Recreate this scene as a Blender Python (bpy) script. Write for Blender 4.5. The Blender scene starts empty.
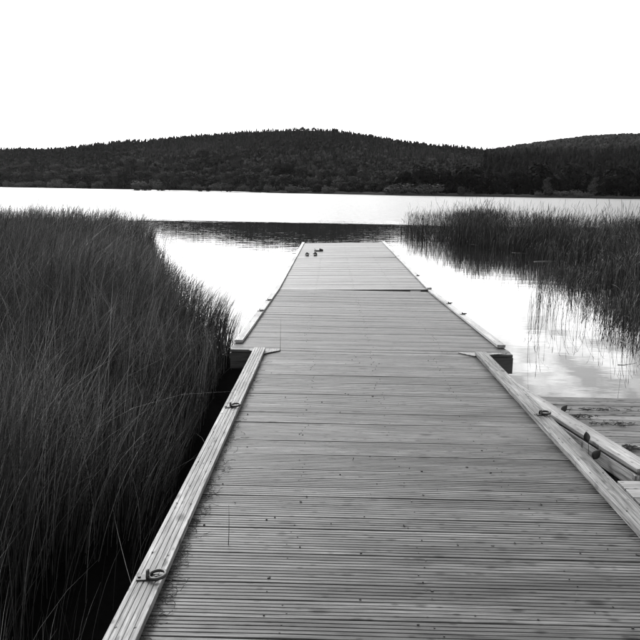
import bpy, bmesh, math, random
import numpy as np
from mathutils import Vector, Matrix

random.seed(7)
rng = np.random.default_rng(11)
SC = bpy.context.scene
COL = SC.collection
rad = math.radians

# ------------------------------------------------------------------ camera
F = 700.0                                  # focal length in pixels of the 640 px photograph
PITCH = math.atan((320 - 190.5) / F)
ROLL = math.atan(0.016)
YAW = math.atan(10.5 / F * math.cos(PITCH))
CAM = Vector((0, 0, 2.3))                  # water level is z = 0
RM = (Matrix.Rotation(YAW, 3, 'Z') @ Matrix.Rotation(math.pi / 2 - PITCH, 3, 'X') @ Matrix.Rotation(ROLL, 3, 'Z'))
cd = bpy.data.cameras.new('camera')
cd.sensor_width = 36.0
cd.lens = 36.0 * F / 640.0
cd.clip_start = 0.05
cd.clip_end = 20000
cam = bpy.data.objects.new('camera', cd)
cam.matrix_world = Matrix.Translation(CAM) @ RM.to_4x4()
COL.objects.link(cam)
SC.camera = cam

def ray(px, py):
    return RM @ Vector(((px - 320) / F, -(py - 320) / F, -1))
def un(px, py, z):                         # pixel -> point on the level plane z
    d = ray(px, py); t = (z - CAM.z) / d.z
    return CAM + d * t
def at_y(px, py, y):                       # pixel -> point at a given distance along the pier
    d = ray(px, py)
    return CAM + d * (y / d.y)

# ------------------------------------------------------------------ light
SUN_AZ = rad(-34)       # measured from +Y, negative is towards -X (left)
SUN_EL = rad(38)
w = bpy.data.worlds.new('World'); SC.world = w; w.use_nodes = True
nt = w.node_tree; N = nt.nodes; L = nt.links
N.clear()
out = N.new('ShaderNodeOutputWorld'); bg = N.new('ShaderNodeBackground')
sky = N.new('ShaderNodeTexSky'); sky.sky_type = 'NISHITA'; sky.sun_disc = False
sky.sun_elevation = SUN_EL; sky.sun_rotation = SUN_AZ
sky.dust_density = 3.0
bw = N.new('ShaderNodeRGBToBW')
tc = N.new('ShaderNodeTexCoord'); mp = N.new('ShaderNodeMapping'); mp.inputs['Scale'].default_value = (1, 1, 2.6)
no = N.new('ShaderNodeTexNoise'); no.inputs['Scale'].default_value = 14.0; no.inputs['Detail'].default_value = 8; no.inputs['Roughness'].default_value = .58
mr = N.new('ShaderNodeMapRange'); mr.inputs['From Min'].default_value = .40; mr.inputs['From Max'].default_value = .60
mr.inputs['To Min'].default_value = .95; mr.inputs['To Max'].default_value = 2.0
mu = N.new('ShaderNodeMath'); mu.operation = 'MULTIPLY'
L.new(sky.outputs['Color'], bw.inputs[0]); L.new(tc.outputs['Generated'], mp.inputs[0]); L.new(mp.outputs[0], no.inputs['Vector'])
L.new(no.outputs['Fac'], mr.inputs['Value']); L.new(bw.outputs[0], mu.inputs[0]); L.new(mr.outputs[0], mu.inputs[1])
L.new(mu.outputs[0], bg.inputs['Color']); bg.inputs['Strength'].default_value = 0.15
L.new(bg.outputs[0], out.inputs['Surface'])

sd = bpy.data.lights.new('sun', 'SUN'); sd.energy = 0.8; sd.angle = rad(9); sd.color = (1, 1, 1)
so = bpy.data.objects.new('sun', sd); COL.objects.link(so)
sdir = Vector((math.sin(SUN_AZ) * math.cos(SUN_EL), math.cos(SUN_AZ) * math.cos(SUN_EL), math.sin(SUN_EL)))
so.rotation_euler = sdir.to_track_quat('Z', 'Y').to_euler()
so.location = (-30, 20, 40)

vs = SC.view_settings
vs.view_transform = 'Standard'; vs.look = 'None'; vs.exposure = 1.1; vs.gamma = 1.0; vs.use_curve_mapping = False

# ------------------------------------------------------------------ helpers
def tag(o, label=None, cat=None, group=None, kind=None):
    if label: o['label'] = label
    if cat: o['category'] = cat
    if group: o['group'] = group
    if kind: o['kind'] = kind
    return o
def link(name, me, mat=None, parent=None):
    o = bpy.data.objects.new(name, me); COL.objects.link(o)
    if mat and me and not me.materials: me.materials.append(mat)
    if parent: o.parent = parent
    return o
def empty(name, loc=(0, 0, 0), rot=(0, 0, 0)):
    o = bpy.data.objects.new(name, None); COL.objects.link(o)
    o.location = loc; o.rotation_euler = rot; o.empty_display_size = .2
    return o
def mesh(name, verts, faces, mat=None, smooth=False):
    me = bpy.data.meshes.new(name); me.from_pydata([tuple(v) for v in verts], [], faces); me.update()
    if mat: me.materials.append(mat)
    if smooth: me.polygons.foreach_set('use_smooth', [True] * len(me.polygons))
    return me
def np_mesh(name, V, Q, mat, smooth=False, attr=None):
    """fast mesh from a vertex array and a (n,3) or (n,4) face array"""
    me = bpy.data.meshes.new(name); k = Q.shape[1]
    me.vertices.add(len(V)); me.vertices.foreach_set('co', np.ascontiguousarray(V, dtype=np.float32).ravel())
    me.loops.add(Q.size); me.loops.foreach_set('vertex_index', np.ascontiguousarray(Q, dtype=np.int32).ravel())
    me.polygons.add(len(Q)); me.polygons.foreach_set('loop_start', np.arange(0, Q.size, k, dtype=np.int32))
    if smooth: me.polygons.foreach_set('use_smooth', np.ones(len(Q), dtype=bool))
    if attr is not None:
        a = me.attributes.new('tone', 'FLOAT', 'POINT'); a.data.foreach_set('value', np.ascontiguousarray(attr, dtype=np.float32))
    me.update(calc_edges=True); me.validate()
    if mat: me.materials.append(mat)
    return me
class MB:
    def __init__(s): s.v = []; s.f = []
    def box(s, x0, x1, y0, y1, z0, z1):
        b = len(s.v)
        s.v += [(x0, y0, z0), (x1, y0, z0), (x1, y1, z0), (x0, y1, z0), (x0, y0, z1), (x1, y0, z1), (x1, y1, z1), (x0, y1, z1)]
        s.f += [tuple(b + i for i in q) for q in ((3, 2, 1, 0), (4, 5, 6, 7), (0, 1, 5, 4), (1, 2, 6, 5), (2, 3, 7, 6), (3, 0, 4, 7))]
    def prism(s, pts, z0, z1):
        b = len(s.v); n = len(pts)
        s.v += [(p[0], p[1], z0) for p in pts] + [(p[0], p[1], z1) for p in pts]
        s.f.append(tuple(b + i for i in reversed(range(n)))); s.f.append(tuple(b + n + i for i in range(n)))
        for i in range(n):
            j = (i + 1) % n; s.f.append((b + i, b + j, b + n + j, b + n + i))
    def tube(s, pts, r, k=8, closed=False):
        pts = [Vector(p) for p in pts]; n = len(pts); b = len(s.v)
        if not hasattr(r, '__len__'): r = [r] * n
        for i, p in enumerate(pts):
            a = pts[(i - 1) % n] if (closed or i > 0) else p
            c = pts[(i + 1) % n] if (closed or i < n - 1) else p
            t = (c - a).normalized()
            u = t.cross(Vector((.13, .27, .95)))
            if u.length < .05: u = t.cross(Vector((1, 0, 0)))
            u.normalize(); v = t.cross(u)
            for j in range(k):
                q = 2 * math.pi * j / k
                s.v.append(tuple(p + (u * math.cos(q) + v * math.sin(q)) * r[i]))
        for i in range(n if closed else n - 1):
            i2 = (i + 1) % n
            for j in range(k):
                j2 = (j + 1) % k
                s.f.append((b + i * k + j, b + i * k + j2, b + i2 * k + j2, b + i2 * k + j))
        if not closed:
            s.f.append(tuple(b + j for j in reversed(range(k)))); s.f.append(tuple(b + (n - 1) * k + j for j in range(k)))
    def build(s, name, mat, parent=None, bevel=0, smooth=False):
        me = mesh(name, s.v, s.f)
        bm = bmesh.new(); bm.from_mesh(me)
        bmesh.ops.recalc_face_normals(bm, faces=bm.faces)
        if bevel:
            bmesh.ops.bevel(bm, geom=list(bm.edges), offset=bevel, segments=1, affect='EDGES')
        bm.to_mesh(me); bm.free()
        if smooth: me.polygons.foreach_set('use_smooth', [True] * len(me.polygons))
        return link(name, me, mat, parent)

# ------------------------------------------------------------------ materials (a black-and-white world: every colour is grey)
def g(v): return (v, v, v, 1)
def mat_base(name):
    m = bpy.data.materials.new(name); m.use_nodes = True
    return m, m.node_tree.nodes, m.node_tree.links, m.node_tree.nodes['Principled BSDF']
def plain(name, v, rough=.6, spec=.4, metal=0):
    m, n, l, p = mat_base(name)
    p.inputs['Base Color'].default_value = g(v); p.inputs['Roughness'].default_value = rough
    p.inputs['Specular IOR Level'].default_value = spec; p.inputs['Metallic'].default_value = metal
    t = n.new('ShaderNodeTexNoise'); t.inputs['Scale'].default_value = 18; t.inputs['Detail'].default_value = 4
    r = n.new('ShaderNodeMapRange'); r.inputs['To Min'].default_value = v * .55; r.inputs['To Max'].default_value = v * 1.45
    o = n.new('ShaderNodeTexCoord'); l.new(o.outputs['Object'], t.inputs['Vector'])
    l.new(t.outputs['Fac'], r.inputs['Value']); l.new(r.outputs[0], p.inputs['Base Color'])
    return m
def wood(name, v, axis=0, var=.85, rough=.55, spec=.5, spots=True):
    """weathered timber, grain along the object's axis, its own tone per board"""
    m, n, l, p = mat_base(name)
    tc = n.new('ShaderNodeTexCoord'); oi = n.new('ShaderNodeObjectInfo')
    off = n.new('ShaderNodeVectorMath'); off.operation = 'SCALE'; off.inputs[0].default_value = (37, 53, 91)
    l.new(oi.outputs['Random'], off.inputs['Scale'])
    add = n.new('ShaderNodeVectorMath'); l.new(tc.outputs['Object'], add.inputs[0]); l.new(off.outputs[0], add.inputs[1])
    mp = n.new('ShaderNodeMapping'); s = [80, 80, 80]; s[axis] = 4.0; mp.inputs['Scale'].default_value = s
    l.new(add.outputs[0], mp.inputs[0])
    gr = n.new('ShaderNodeTexNoise'); gr.inputs['Scale'].default_value = 1; gr.inputs['Detail'].default_value = 5; gr.inputs['Roughness'].default_value = .65
    l.new(mp.outputs[0], gr.inputs['Vector'])
    mp2 = n.new('ShaderNodeMapping'); s = [9, 9, 9]; s[axis] = 1.1; mp2.inputs['Scale'].default_value = s
    l.new(add.outputs[0], mp2.inputs[0])
    bl = n.new('ShaderNodeTexNoise'); bl.inputs['Scale'].default_value = 1; bl.inputs['Detail'].default_value = 4
    l.new(mp2.outputs[0], bl.inputs['Vector'])
    r1 = n.new('ShaderNodeMapRange'); r1.inputs['From Min'].default_value = .3; r1.inputs['From Max'].default_value = .7
    r1.inputs['To Min'].default_value = 1 - var; r1.inputs['To Max'].default_value = 1 + var * 1.0
    l.new(gr.outputs['Fac'], r1.inputs['Value'])
    r2 = n.new('ShaderNodeMapRange'); r2.inputs['From Min'].default_value = .3; r2.inputs['From Max'].default_value = .7
    r2.inputs['To Min'].default_value = .5; r2.inputs['To Max'].default_value = 1.45
    l.new(bl.outputs['Fac'], r2.inputs['Value'])
    r3 = n.new('ShaderNodeMapRange'); r3.inputs['To Min'].default_value = .74 * v; r3.inputs['To Max'].default_value = 1.24 * v
    l.new(oi.outputs['Random'], r3.inputs['Value'])
    m1 = n.new('ShaderNodeMath'); m1.operation = 'MULTIPLY'; l.new(r1.outputs[0], m1.inputs[0]); l.new(r2.outputs[0], m1.inputs[1])
    m2 = n.new('ShaderNodeMath'); m2.operation = 'MULTIPLY'; l.new(m1.outputs[0], m2.inputs[0]); l.new(r3.outputs[0], m2.inputs[1])
    last = m2
    if spots:                              # knots and small dark stains
        for sc, lim, dark in ((11.0, .12, .28), (5.2, .09, .15), (23.0, .15, .35)):
            mp3 = n.new('ShaderNodeMapping'); s = [1, 1, 1]; s[axis] = .45; s[2] = .15; mp3.inputs['Scale'].default_value = s
            l.new(add.outputs[0], mp3.inputs[0])
            vo = n.new('ShaderNodeTexVoronoi'); vo.inputs['Scale'].default_value = sc
            l.new(mp3.outputs[0], vo.inputs['Vector'])
            rr = n.new('ShaderNodeMapRange'); rr.inputs['From Min'].default_value = lim * .6; rr.inputs['From Max'].default_value = lim * 1.5
            rr.inputs['To Min'].default_value = dark; rr.inputs['To Max'].default_value = 1
            l.new(vo.outputs['Distance'], rr.inputs['Value'])
            m3 = n.new('ShaderNodeMath'); m3.operation = 'MULTIPLY'; l.new(last.outputs[0], m3.inputs[0]); l.new(rr.outputs[0], m3.inputs[1])
            last = m3
    l.new(last.outputs[0], p.inputs['Base Color'])
    p.inputs['Roughness'].default_value = rough; p.inputs['Specular IOR Level'].default_value = spec
    bp = n.new('ShaderNodeBump'); bp.inputs['Strength'].default_value = .6; bp.inputs['Distance'].default_value = .003
    l.new(gr.outputs['Fac'], bp.inputs['Height']); l.new(bp.outputs[0], p.inputs['Normal'])
    return m
def foliage(name, lo, hi, rough=.75, spec=.2):
    """leaf / stem colour driven by the per-vertex tone of each blade or tree"""
    m, n, l, p = mat_base(name)
    a = n.new('ShaderNodeAttribute'); a.attribute_name = 'tone'
    r = n.new('ShaderNodeMapRange'); r.inputs['To Min'].default_value = lo; r.inputs['To Max'].default_value = hi; r.clamp = False
    l.new(a.outputs['Fac'], r.inputs['Value']); l.new(r.outputs[0], p.inputs['Base Color'])
    p.inputs['Roughness'].default_value = rough; p.inputs['Specular IOR Level'].default_value = spec
    return m
def leafy(name, lo, hi):
    m, n, l, p = mat_base(name)
    oi = n.new('ShaderNodeObjectInfo'); a = n.new('ShaderNodeAttribute'); a.attribute_name = 'tone'
    r = n.new('ShaderNodeMapRange'); r.inputs['To Min'].default_value = lo; r.inputs['To Max'].default_value = hi
    l.new(oi.outputs['Random'], r.inputs['Value'])
    r2 = n.new('ShaderNodeMapRange'); r2.inputs['To Min'].default_value = .55; r2.inputs['To Max'].default_value = 1.8
    l.new(a.outputs['Fac'], r2.inputs['Value'])
    k = n.new('ShaderNodeMath'); k.operation = 'MULTIPLY'; l.new(r.outputs[0], k.inputs[0]); l.new(r2.outputs[0], k.inputs[1])
    l.new(k.outputs[0], p.inputs['Base Color']); p.inputs['Roughness'].default_value = .9; p.inputs['Specular IOR Level'].default_value = .05
    return m

M_DECK = wood('weathered_decking', .064, 0, rough=.41, spec=.22)
M_RAIL = wood('kerb_timber', .15, 1, rough=.5, spec=.22)
M_STAGE = wood('landing_stage_timber', .2, 0, var=.5, rough=.55, spec=.25); M_PKERB = wood('pontoon_kerb_timber', .27, 1, var=.5, rough=.5, spec=.25)
M_PALE = wood('pale_kerb_timber', .3, 1, var=.25, rough=.5, spec=.5, spots=False)
M_OLD = wood('grey_pontoon_timber', .10, 0, rough=.6, spec=.2)
M_BEAM = wood('beam_timber', .2, 1, rough=.6)
M_DARKBEAM = wood('dark_beam', .05, 0, rough=.5, spots=False)  # one dark tone for frame timbers, piles and spacer blocks
M_IRON = plain('black_iron', .03, .45, .5, .6)
M_SCREW = plain('screw_steel', .02, .6)
M_FLOAT = plain('float_plastic', .03, .5)
M_SHOE = plain('dark_shoe', .025, .6); M_SHOEIN = plain('shoe_insole', .14, .8)
M_LEAF = plain('dark_water_leaf', .03, .55); M_WEED = plain('washed_up_weed', .025, .9)
M_GRASS = plain('dry_grass', .025, .9); M_PALESTEM = plain('pale_dry_stem', .25, .8)
M_REED = foliage('reed', .006, .15)
M_FOREST = foliage('forest', .004, .05, .9, 0)
M_CROWN = leafy('crown_leaves', .012, .034); M_CROWN_DARK = leafy('dark_crown_leaves', .003, .007); M_BARK = plain('bark', .05, .9)
M_SHRUB = leafy('shrub_leaves', .042, .066)

def water_material():
    m, n, l, p = mat_base('lake_water')
    p.inputs['Base Color'].default_value = g(.008); p.inputs['IOR'].default_value = 1.8
    geo = n.new('ShaderNodeNewGeometry'); sep = n.new('ShaderNodeSeparateXYZ'); l.new(geo.outputs['Position'], sep.inputs[0])
    # where the breeze ruffles the lake: beyond a wandering line some fifty metres out
    wm = n.new('ShaderNodeMapping'); wm.inputs['Scale'].default_value = (.07, .3, 1); l.new(geo.outputs['Position'], wm.inputs[0])
    wn = n.new('ShaderNodeTexNoise'); wn.inputs['Scale'].default_value = 1; wn.inputs['Detail'].default_value = 9; wn.inputs['Roughness'].default_value = .65; l.new(wm.outputs[0], wn.inputs['Vector'])
    a = n.new('ShaderNodeMath'); a.operation = 'MULTIPLY_ADD'; a.inputs[1].default_value = 16; l.new(wn.outputs['Fac'], a.inputs[0]); l.new(sep.outputs['Y'], a.inputs[2])
    mask = n.new('ShaderNodeMapRange'); mask.interpolation_type = 'SMOOTHSTEP'
    mask.inputs['From Min'].default_value = 57; mask.inputs['From Max'].default_value = 66; l.new(a.outputs[0], mask.inputs['Value'])
    # a calm slick lying far out on the left
    sx = n.new('ShaderNodeMapping'); sx.vector_type = 'POINT'; sx.inputs['Location'].default_value = (62 / 27, -121 / 2.4, 0); sx.inputs['Scale'].default_value = (1 / 27, 1 / 2.4, 0)
    l.new(geo.outputs['Position'], sx.inputs[0])
    ln_ = n.new('ShaderNodeVectorMath'); ln_.operation = 'LENGTH'; l.new(sx.outputs[0], ln_.inputs[0])
    nn = n.new('ShaderNodeMath'); nn.operation = 'MULTIPLY_ADD'; nn.inputs[1].default_value = .9; l.new(wn.outputs['Fac'], nn.inputs[0]); l.new(ln_.outputs['Value'], nn.inputs[2])
    sl_ = n.new('ShaderNodeMapRange'); sl_.inputs['From Min'].default_value = .9; sl_.inputs['From Max'].default_value = 1.6; l.new(nn.outputs[0], sl_.inputs['Value'])
    mask0 = mask
    mask = n.new('ShaderNodeMath'); mask.operation = 'MULTIPLY'; l.new(mask0.outputs[0], mask.inputs[0]); l.new(sl_.outputs[0], mask.inputs[1])
    rm = n.new('ShaderNodeMapping'); rm.inputs['Scale'].default_value = (1.3, 2.4, 1); l.new(geo.outputs['Position'], rm.inputs[0])
    rn = n.new('ShaderNodeTexNoise'); rn.inputs['Scale'].default_value = 1; rn.inputs['Detail'].default_value = 3; l.new(rm.outputs[0], rn.inputs['Vector'])
    cm = n.new('ShaderNodeMapping'); cm.inputs['Scale'].default_value = (.9, 2.2, 1); l.new(geo.outputs['Position'], cm.inputs[0])
    cn = n.new('ShaderNodeTexNoise'); cn.inputs['Scale'].default_value = 1; cn.inputs['Detail'].default_value = 4; l.new(cm.outputs[0], cn.inputs['Vector'])
    b1 = n.new('ShaderNodeBump'); b1.inputs['Distance'].default_value = .0028; b1.inputs['Strength'].default_value = 1.0; rs_ = n.new('ShaderNodeMapRange'); rs_.inputs['From Min'].default_value = 14; rs_.inputs['From Max'].default_value = 45; rs_.inputs['To Min'].default_value = .0016; rs_.inputs['To Max'].default_value = .0065; l.new(sep.outputs['Y'], rs_.inputs['Value']); l.new(rs_.outputs[0], b1.inputs['Distance']); l.new(cn.outputs['Fac'], b1.inputs['Height'])
    st = n.new('ShaderNodeMath'); st.operation = 'MULTIPLY'; st.inputs[1].default_value = 1.0; l.new(mask.outputs[0], st.inputs[0])
    b2 = n.new('ShaderNodeBump'); b2.inputs['Distance'].default_value = .35; l.new(st.outputs[0], b2.inputs['Strength'])
    l.new(rn.outputs['Fac'], b2.inputs['Height']); l.new(b1.outputs[0], b2.inputs['Normal'])
    l.new(b2.outputs[0], p.inputs['Normal'])
    ro = n.new('ShaderNodeMapRange'); ro.inputs['To Min'].default_value = .012; ro.inputs['To Max'].default_value = .32
    l.new(mask.outputs[0], ro.inputs['Value']); l.new(ro.outputs[0], p.inputs['Roughness'])
    return m
M_WATER = water_material()
M_GROUND = plain('far_ground', .008, .95, 0); M_BANK = plain('shore_grass', .03, .95, 0)

# ------------------------------------------------------------------ setting: lake, far shore, hills
lk = mesh('lake', [(-6000, -300, 0), (6000, -300, 0), (6000, 6000, 0), (-6000, 6000, 0)], [(0, 1, 2, 3)], M_WATER)
tag(link('lake', lk), kind='structure')
lb = mesh('lake_bed', [(-60, -20, -1.2), (60, -20, -1.2), (60, 80, -1.2), (-60, 80, -1.2)], [(0, 1, 2, 3)], M_GROUND)
tag(link('lake_bed', lb), kind='structure')

def tan_of(px): return (px - 332.6) / 712.0        # X/Y of a distant point seen at column px
def elev(px, py):                                  # tangent of its height above eye level
    yh = 190.5 + .016 * (px - 320)
    return (yh - py) / 700.0
SHORE = [(-2.0, 900), (-1.0, 900), (-.62, 880), (-.47, 854), (-.37, 850), (-.33, 830), (-.19, 800), (-.135, 760), (-.09, 516), (-.03, 508),
         (.09, 450), (.25, 470), (.43, 492), (.6, 520), (1.0, 600), (2.0, 700)]
def shore_y(t): return float(np.interp(t, [s[0] for s in SHORE], [s[1] for s in SHORE]))
def base_y(t): return float(np.interp(t, [-2, -.47, -.35, .0, .09, .25, .43, 1.0, 2.0], [900, 854, 800, 505, 450, 470, 492, 600, 700]))
RIDGE = [(-500, 152), (-200, 150), (0, 147.5), (60, 147.5), (100, 143.5), (150, 140), (200, 135), (250, 131.5), (300, 130), (330, 131), (370, 136), (420, 143),
         (460, 147), (490, 150), (560, 149), (640, 146), (800, 146), (1100, 150)]
RT = [tan_of(p[0]) for p in RIDGE]; RE = [elev(*p) for p in RIDGE]
RIDGE2 = [(430, 160), (480, 152.5), (510, 148), (540, 144), (580, 139.5), (620, 137.5), (660, 138), (760, 142), (1000, 150)]
RT2 = [tan_of(p[0]) for p in RIDGE2]; RE2 = [elev(p[0], p[1] + 1.5) for p in RIDGE2]
RY = 1150.0; RY2 = 2100.0
def hill_z(t, y):
    s0 = shore_y(t); ridge = np.interp(t, RT, RE) * RY + 2.3 - 5.5
    d = y - s0
    if d < 0: return -.8
    if d < 12: return .15 + .85 * d / 12
    b0 = min(base_y(t), s0); s = max(0, min(1.0, (y - b0 - 12) / (RY - b0 - 12)))
    z = 1.0 + (ridge - 1) * (s ** 1.15) * min(1, (d - 12) / 110)
    if y > RY: z = ridge - (y - RY) * .12
    x = t * y
    return z + 1.6 * math.sin(x * .021 + y * .013) * min(1, d / 80) * (1 if y < RY else .3)
def polar_grid(name, ts, ys_of, zf, mat):
    V = []; nY = None
    for t in ts:
        col = ys_of(t); nY = len(col)
        for y in col: V.append((t * y, y, zf(t, y)))
    Fc = [(i * nY + j, (i + 1) * nY + j, (i + 1) * nY + j + 1, i * nY + j + 1) for i in range(len(ts) - 1) for j in range(nY - 1)]
    o = link(name, mesh(name, V, Fc, mat, True)); return tag(o, kind='structure')
ts = np.linspace(-1.15, 1.15, 161)
polar_grid('hill', ts, lambda t: [shore_y(t) - 3, shore_y(t) + .2, shore_y(t) + 12] + list(np.linspace(shore_y(t) + 25, RY, 18)) + [1250, 1400, 1600], hill_z, M_GROUND)
def hill2_z(t, y):
    top = np.interp(t, RT2, RE2) * RY2 + 2.3 - 7
    return top * max(0, 1 - ((y - RY2) / 800) ** 2)
polar_grid('distant_hill', np.linspace(.05, 1.1, 70), lambda t: list(np.linspace(1450, 2600, 14)), hill2_z, M_GROUND)

# low grassy spit running out in front of the far shore
sp = []
for i in range(41):
    u = i / 40; x = -182 + u * 130; y = 562 - u * 46
    sp.append((x, y, .28 * min(1, u * 4 + .05) + .06 * math.sin(i * 1.7), 2.5 + 5 * min(1, u * 3)))
V = []; Fc = []
for i, (x, y, h, wd) in enumerate(sp):
    V += [(x, y - wd, -.3), (x, y - wd * .6, h * .7), (x, y, h), (x, y + wd, -.3)]
    if i:
        b = (i - 1) * 4
        Fc += [(b + k, b + 4 + k, b + 5 + k, b + 1 + k) for k in range(3)]
tag(link('spit', mesh('spit', V, Fc, M_BANK, True)), kind='structure')
# pale strip of grass along the water's edge
def bank_strip(t0, t1, n):
    V = []; Fc = []
    for i in range(n + 1):
        t = t0 + (t1 - t0) * i / n; s = shore_y(t)
        h = .9 + .5 * math.sin(i * 2.1) * math.sin(i * .7)
        for dy, z in ((1.0, -.1), (2.2, h), (9, h + .9), (14, .4)):
            V.append((t * (s + dy), s + dy, z))
        if i:
            b = (i - 1) * 4; Fc += [(b + k, b + 4 + k, b + 5 + k, b + 1 + k) for k in range(3)]
    return mesh('shore_bank', V, Fc, M_BANK, True)
tag(link('shore_bank', bank_strip(-.088, .62, 160)), kind='structure')

# ---- the wood on the hills: single trees joined into one mass
def conifer_np(sides, tiers, r):
    V = []; T = []
    for k in range(tiers):
        z0 = .12 + .78 * k / tiers; z1 = min(1.0, z0 + 1.35 / tiers)
        if k == tiers - 1: z1 = 1.0
        R = .21 * (1 - .82 * k / tiers); b = len(V)
        for s in range(sides):
            a = 2 * math.pi * (s + .5 * (k % 2)) / sides; rr = R * r.uniform(.65, 1.15)
            V.append((rr * math.cos(a), rr * math.sin(a), z0 + r.uniform(-.03, .03)))
        V.append((0, 0, z1))
        for s in range(sides): T.append((b + s, b + (s + 1) % sides, b + sides))
    return np.array(V), np.array(T)
def broad_np(r):
    bm = bmesh.new(); bmesh.ops.create_icosphere(bm, subdivisions=2, radius=1)
    V = []
    for v in bm.verts:
        k = r.uniform(.72, 1.18); c = v.co * k
        V.append((c.x * .34, c.y * .34, .56 + c.z * .44))
    T = [tuple(v.index for v in f.verts) for f in bm.faces]
    bm.free(); return np.array(V), np.array(T)
r0 = random.Random(3)
PROT = [conifer_np(7, 5, r0) for _ in range(4)] + [conifer_np(6, 4, r0) for _ in range(2)] + [broad_np(r0) for _ in range(4)]
def forest(name, pts, label):
    """pts: (x, y, z, height, width factor, kind, tone)"""
    Vs = []; Ts = []; As = []; off = 0
    for x, y, z, h, wf, k, tone in pts:
        v, t = PROT[k]; a = random.uniform(0, 6.28); c, s = math.cos(a) * h * wf, math.sin(a) * h * wf
        P = np.empty_like(v); P[:, 0] = v[:, 0] * c - v[:, 1] * s + x; P[:, 1] = v[:, 0] * s + v[:, 1] * c + y; P[:, 2] = v[:, 2] * h + z
        Vs.append(P); Ts.append(t + off); off += len(v)
        As.append(np.clip(tone + rng.normal(0, .09, len(v)), 0, 1))
    me = np_mesh(name, np.concatenate(Vs), np.concatenate(Ts), M_FOREST, False, np.concatenate(As))
    o = link(name, me); return tag(o, label, 'forest', kind='stuff')
pts = []
def patch(x, y): return .5 + .5 * math.sin(x * .017 + 1.3 * math.sin(y * .011)) * math.cos(y * .014 + x * .006)
n_t = 0
while n_t < 28000:
    t = random.uniform(-.95, .95); s = shore_y(t)
    y = s + 45 + max(60, RY + 25 - s - 45) * random.random() ** .9
    x = t * y; p = patch(x, y); f = (y - s) / (RY - s)
    con = random.random() < (.4 + .7 * f) * (.55 + .7 * p)
    k = random.randint(0, 5) if con else random.randint(6, 9)
    h = random.uniform(4.5, 7.5) if con else random.uniform(3.2, 5.6)
    dark = 0 if t < .2 else min(1, (t - .2) / .06) * max(0, 1 - f * 1.3)   # spruce stand on the right bank
    tone = (random.uniform(.12, .45) if con else random.uniform(.3, .9)) * (.45 + .95 * p) * (1.25 - .4 * f)
    if random.random() < dark: k = random.randint(0, 5); h = random.uniform(12, 19); tone = random.uniform(0, .12)
    pts.append((x, y, hill_z(t, y) - .3, h, random.uniform(1.0, 1.5), k, tone)); n_t += 1
forest('hill_forest', pts, 'dense mixed forest covering the long hill across the lake')
pts = []
for _ in range(7000):
    t = random.uniform(.1, .95); y = random.uniform(1500, RY2 + 40); 
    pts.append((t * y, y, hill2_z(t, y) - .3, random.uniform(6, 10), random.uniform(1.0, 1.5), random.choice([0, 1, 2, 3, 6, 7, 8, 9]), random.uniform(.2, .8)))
forest('distant_forest', pts, 'paler forest on the more distant rounded hill at the right')

# ---- trees and shrubs along the far shore, each its own thing
def crown_mesh(name, kind, seed, mat):
    """unit-height crown of leaf-clump faces: 0 broad, 1 shrub, 2 spruce, 3 tall poplar-like"""
    r = random.Random(seed); V = []; Q = []; A = []
    if kind == 0: lobes = [(r.uniform(-.2, .2), r.uniform(-.2, .2), r.uniform(.22, .8), r.uniform(.16, .25)) for _ in range(12)] + [(0, 0, .5, .33)]
    elif kind == 1: lobes = [(r.uniform(-.75, .75), r.uniform(-.4, .4), r.uniform(.25, .6), r.uniform(.28, .42)) for _ in range(9)]
    elif kind == 3: lobes = [(r.uniform(-.07, .07), r.uniform(-.07, .07), .2 + .7 * i / 9, .2 * (1 - .55 * i / 9)) for i in range(10)]
    else: lobes = [(0, 0, .06 + .92 * i / 11, .24 * (1 - .9 * i / 11) + .015) for i in range(12)]
    for (cx, cy, cz, R) in lobes:
        tl = r.uniform(.25, .75)
        for _ in range(120 if kind < 2 else 90):
            d = Vector((r.gauss(0, 1), r.gauss(0, 1), r.gauss(0, 1))).normalized()
            q = R * r.uniform(.55, 1.08); p = Vector((cx, cy, cz)) + Vector((d.x * q, d.y * q, d.z * q * (.9 if kind < 2 else .6)))
            if p.z < .03: p.z = .03 + r.random() * .05
            s = R * r.uniform(.09, .2)
            nrm = (d + Vector((r.uniform(-.7, .7), r.uniform(-.7, .7), r.uniform(-.3, .8)))).normalized()
            u = nrm.orthogonal().normalized(); v = nrm.cross(u); b = len(V)
            for aa, bb in ((-1, -.6), (.7, -1), (1, .7), (-.5, 1)):
                V.append(tuple(p + u * s * aa * r.uniform(.7, 1.2) + v * s * bb * r.uniform(.7, 1.2)))
                A.append(min(1, max(0, tl + r.uniform(-.25, .25))))
            Q.append((b, b + 1, b + 2, b + 3))
    return np_mesh(name, np.array(V), np.array(Q), mat, False, np.array(A))
def trunk_mesh(seed, top=.75, rad0=.028):
    r = random.Random(seed); m = MB()
    m.tube([(0, 0, -.05), (.005, 0, .25), (.012, .005, .5), (.0, .01, top)], [rad0, rad0 * .8, rad0 * .55, rad0 * .2], 6)
    for i in range(5):
        z = r.uniform(.22, .5); a = r.uniform(0, 6.28); l = r.uniform(.12, .24)
        m.tube([(0, 0, z), (math.cos(a) * l * .5, math.sin(a) * l * .5, z + l * .5), (math.cos(a) * l, math.sin(a) * l, z + l * .9)], [rad0 * .5, rad0 * .35, rad0 * .12], 4)
    me = mesh('trunk', m.v, m.f, M_BARK); return me
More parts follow.
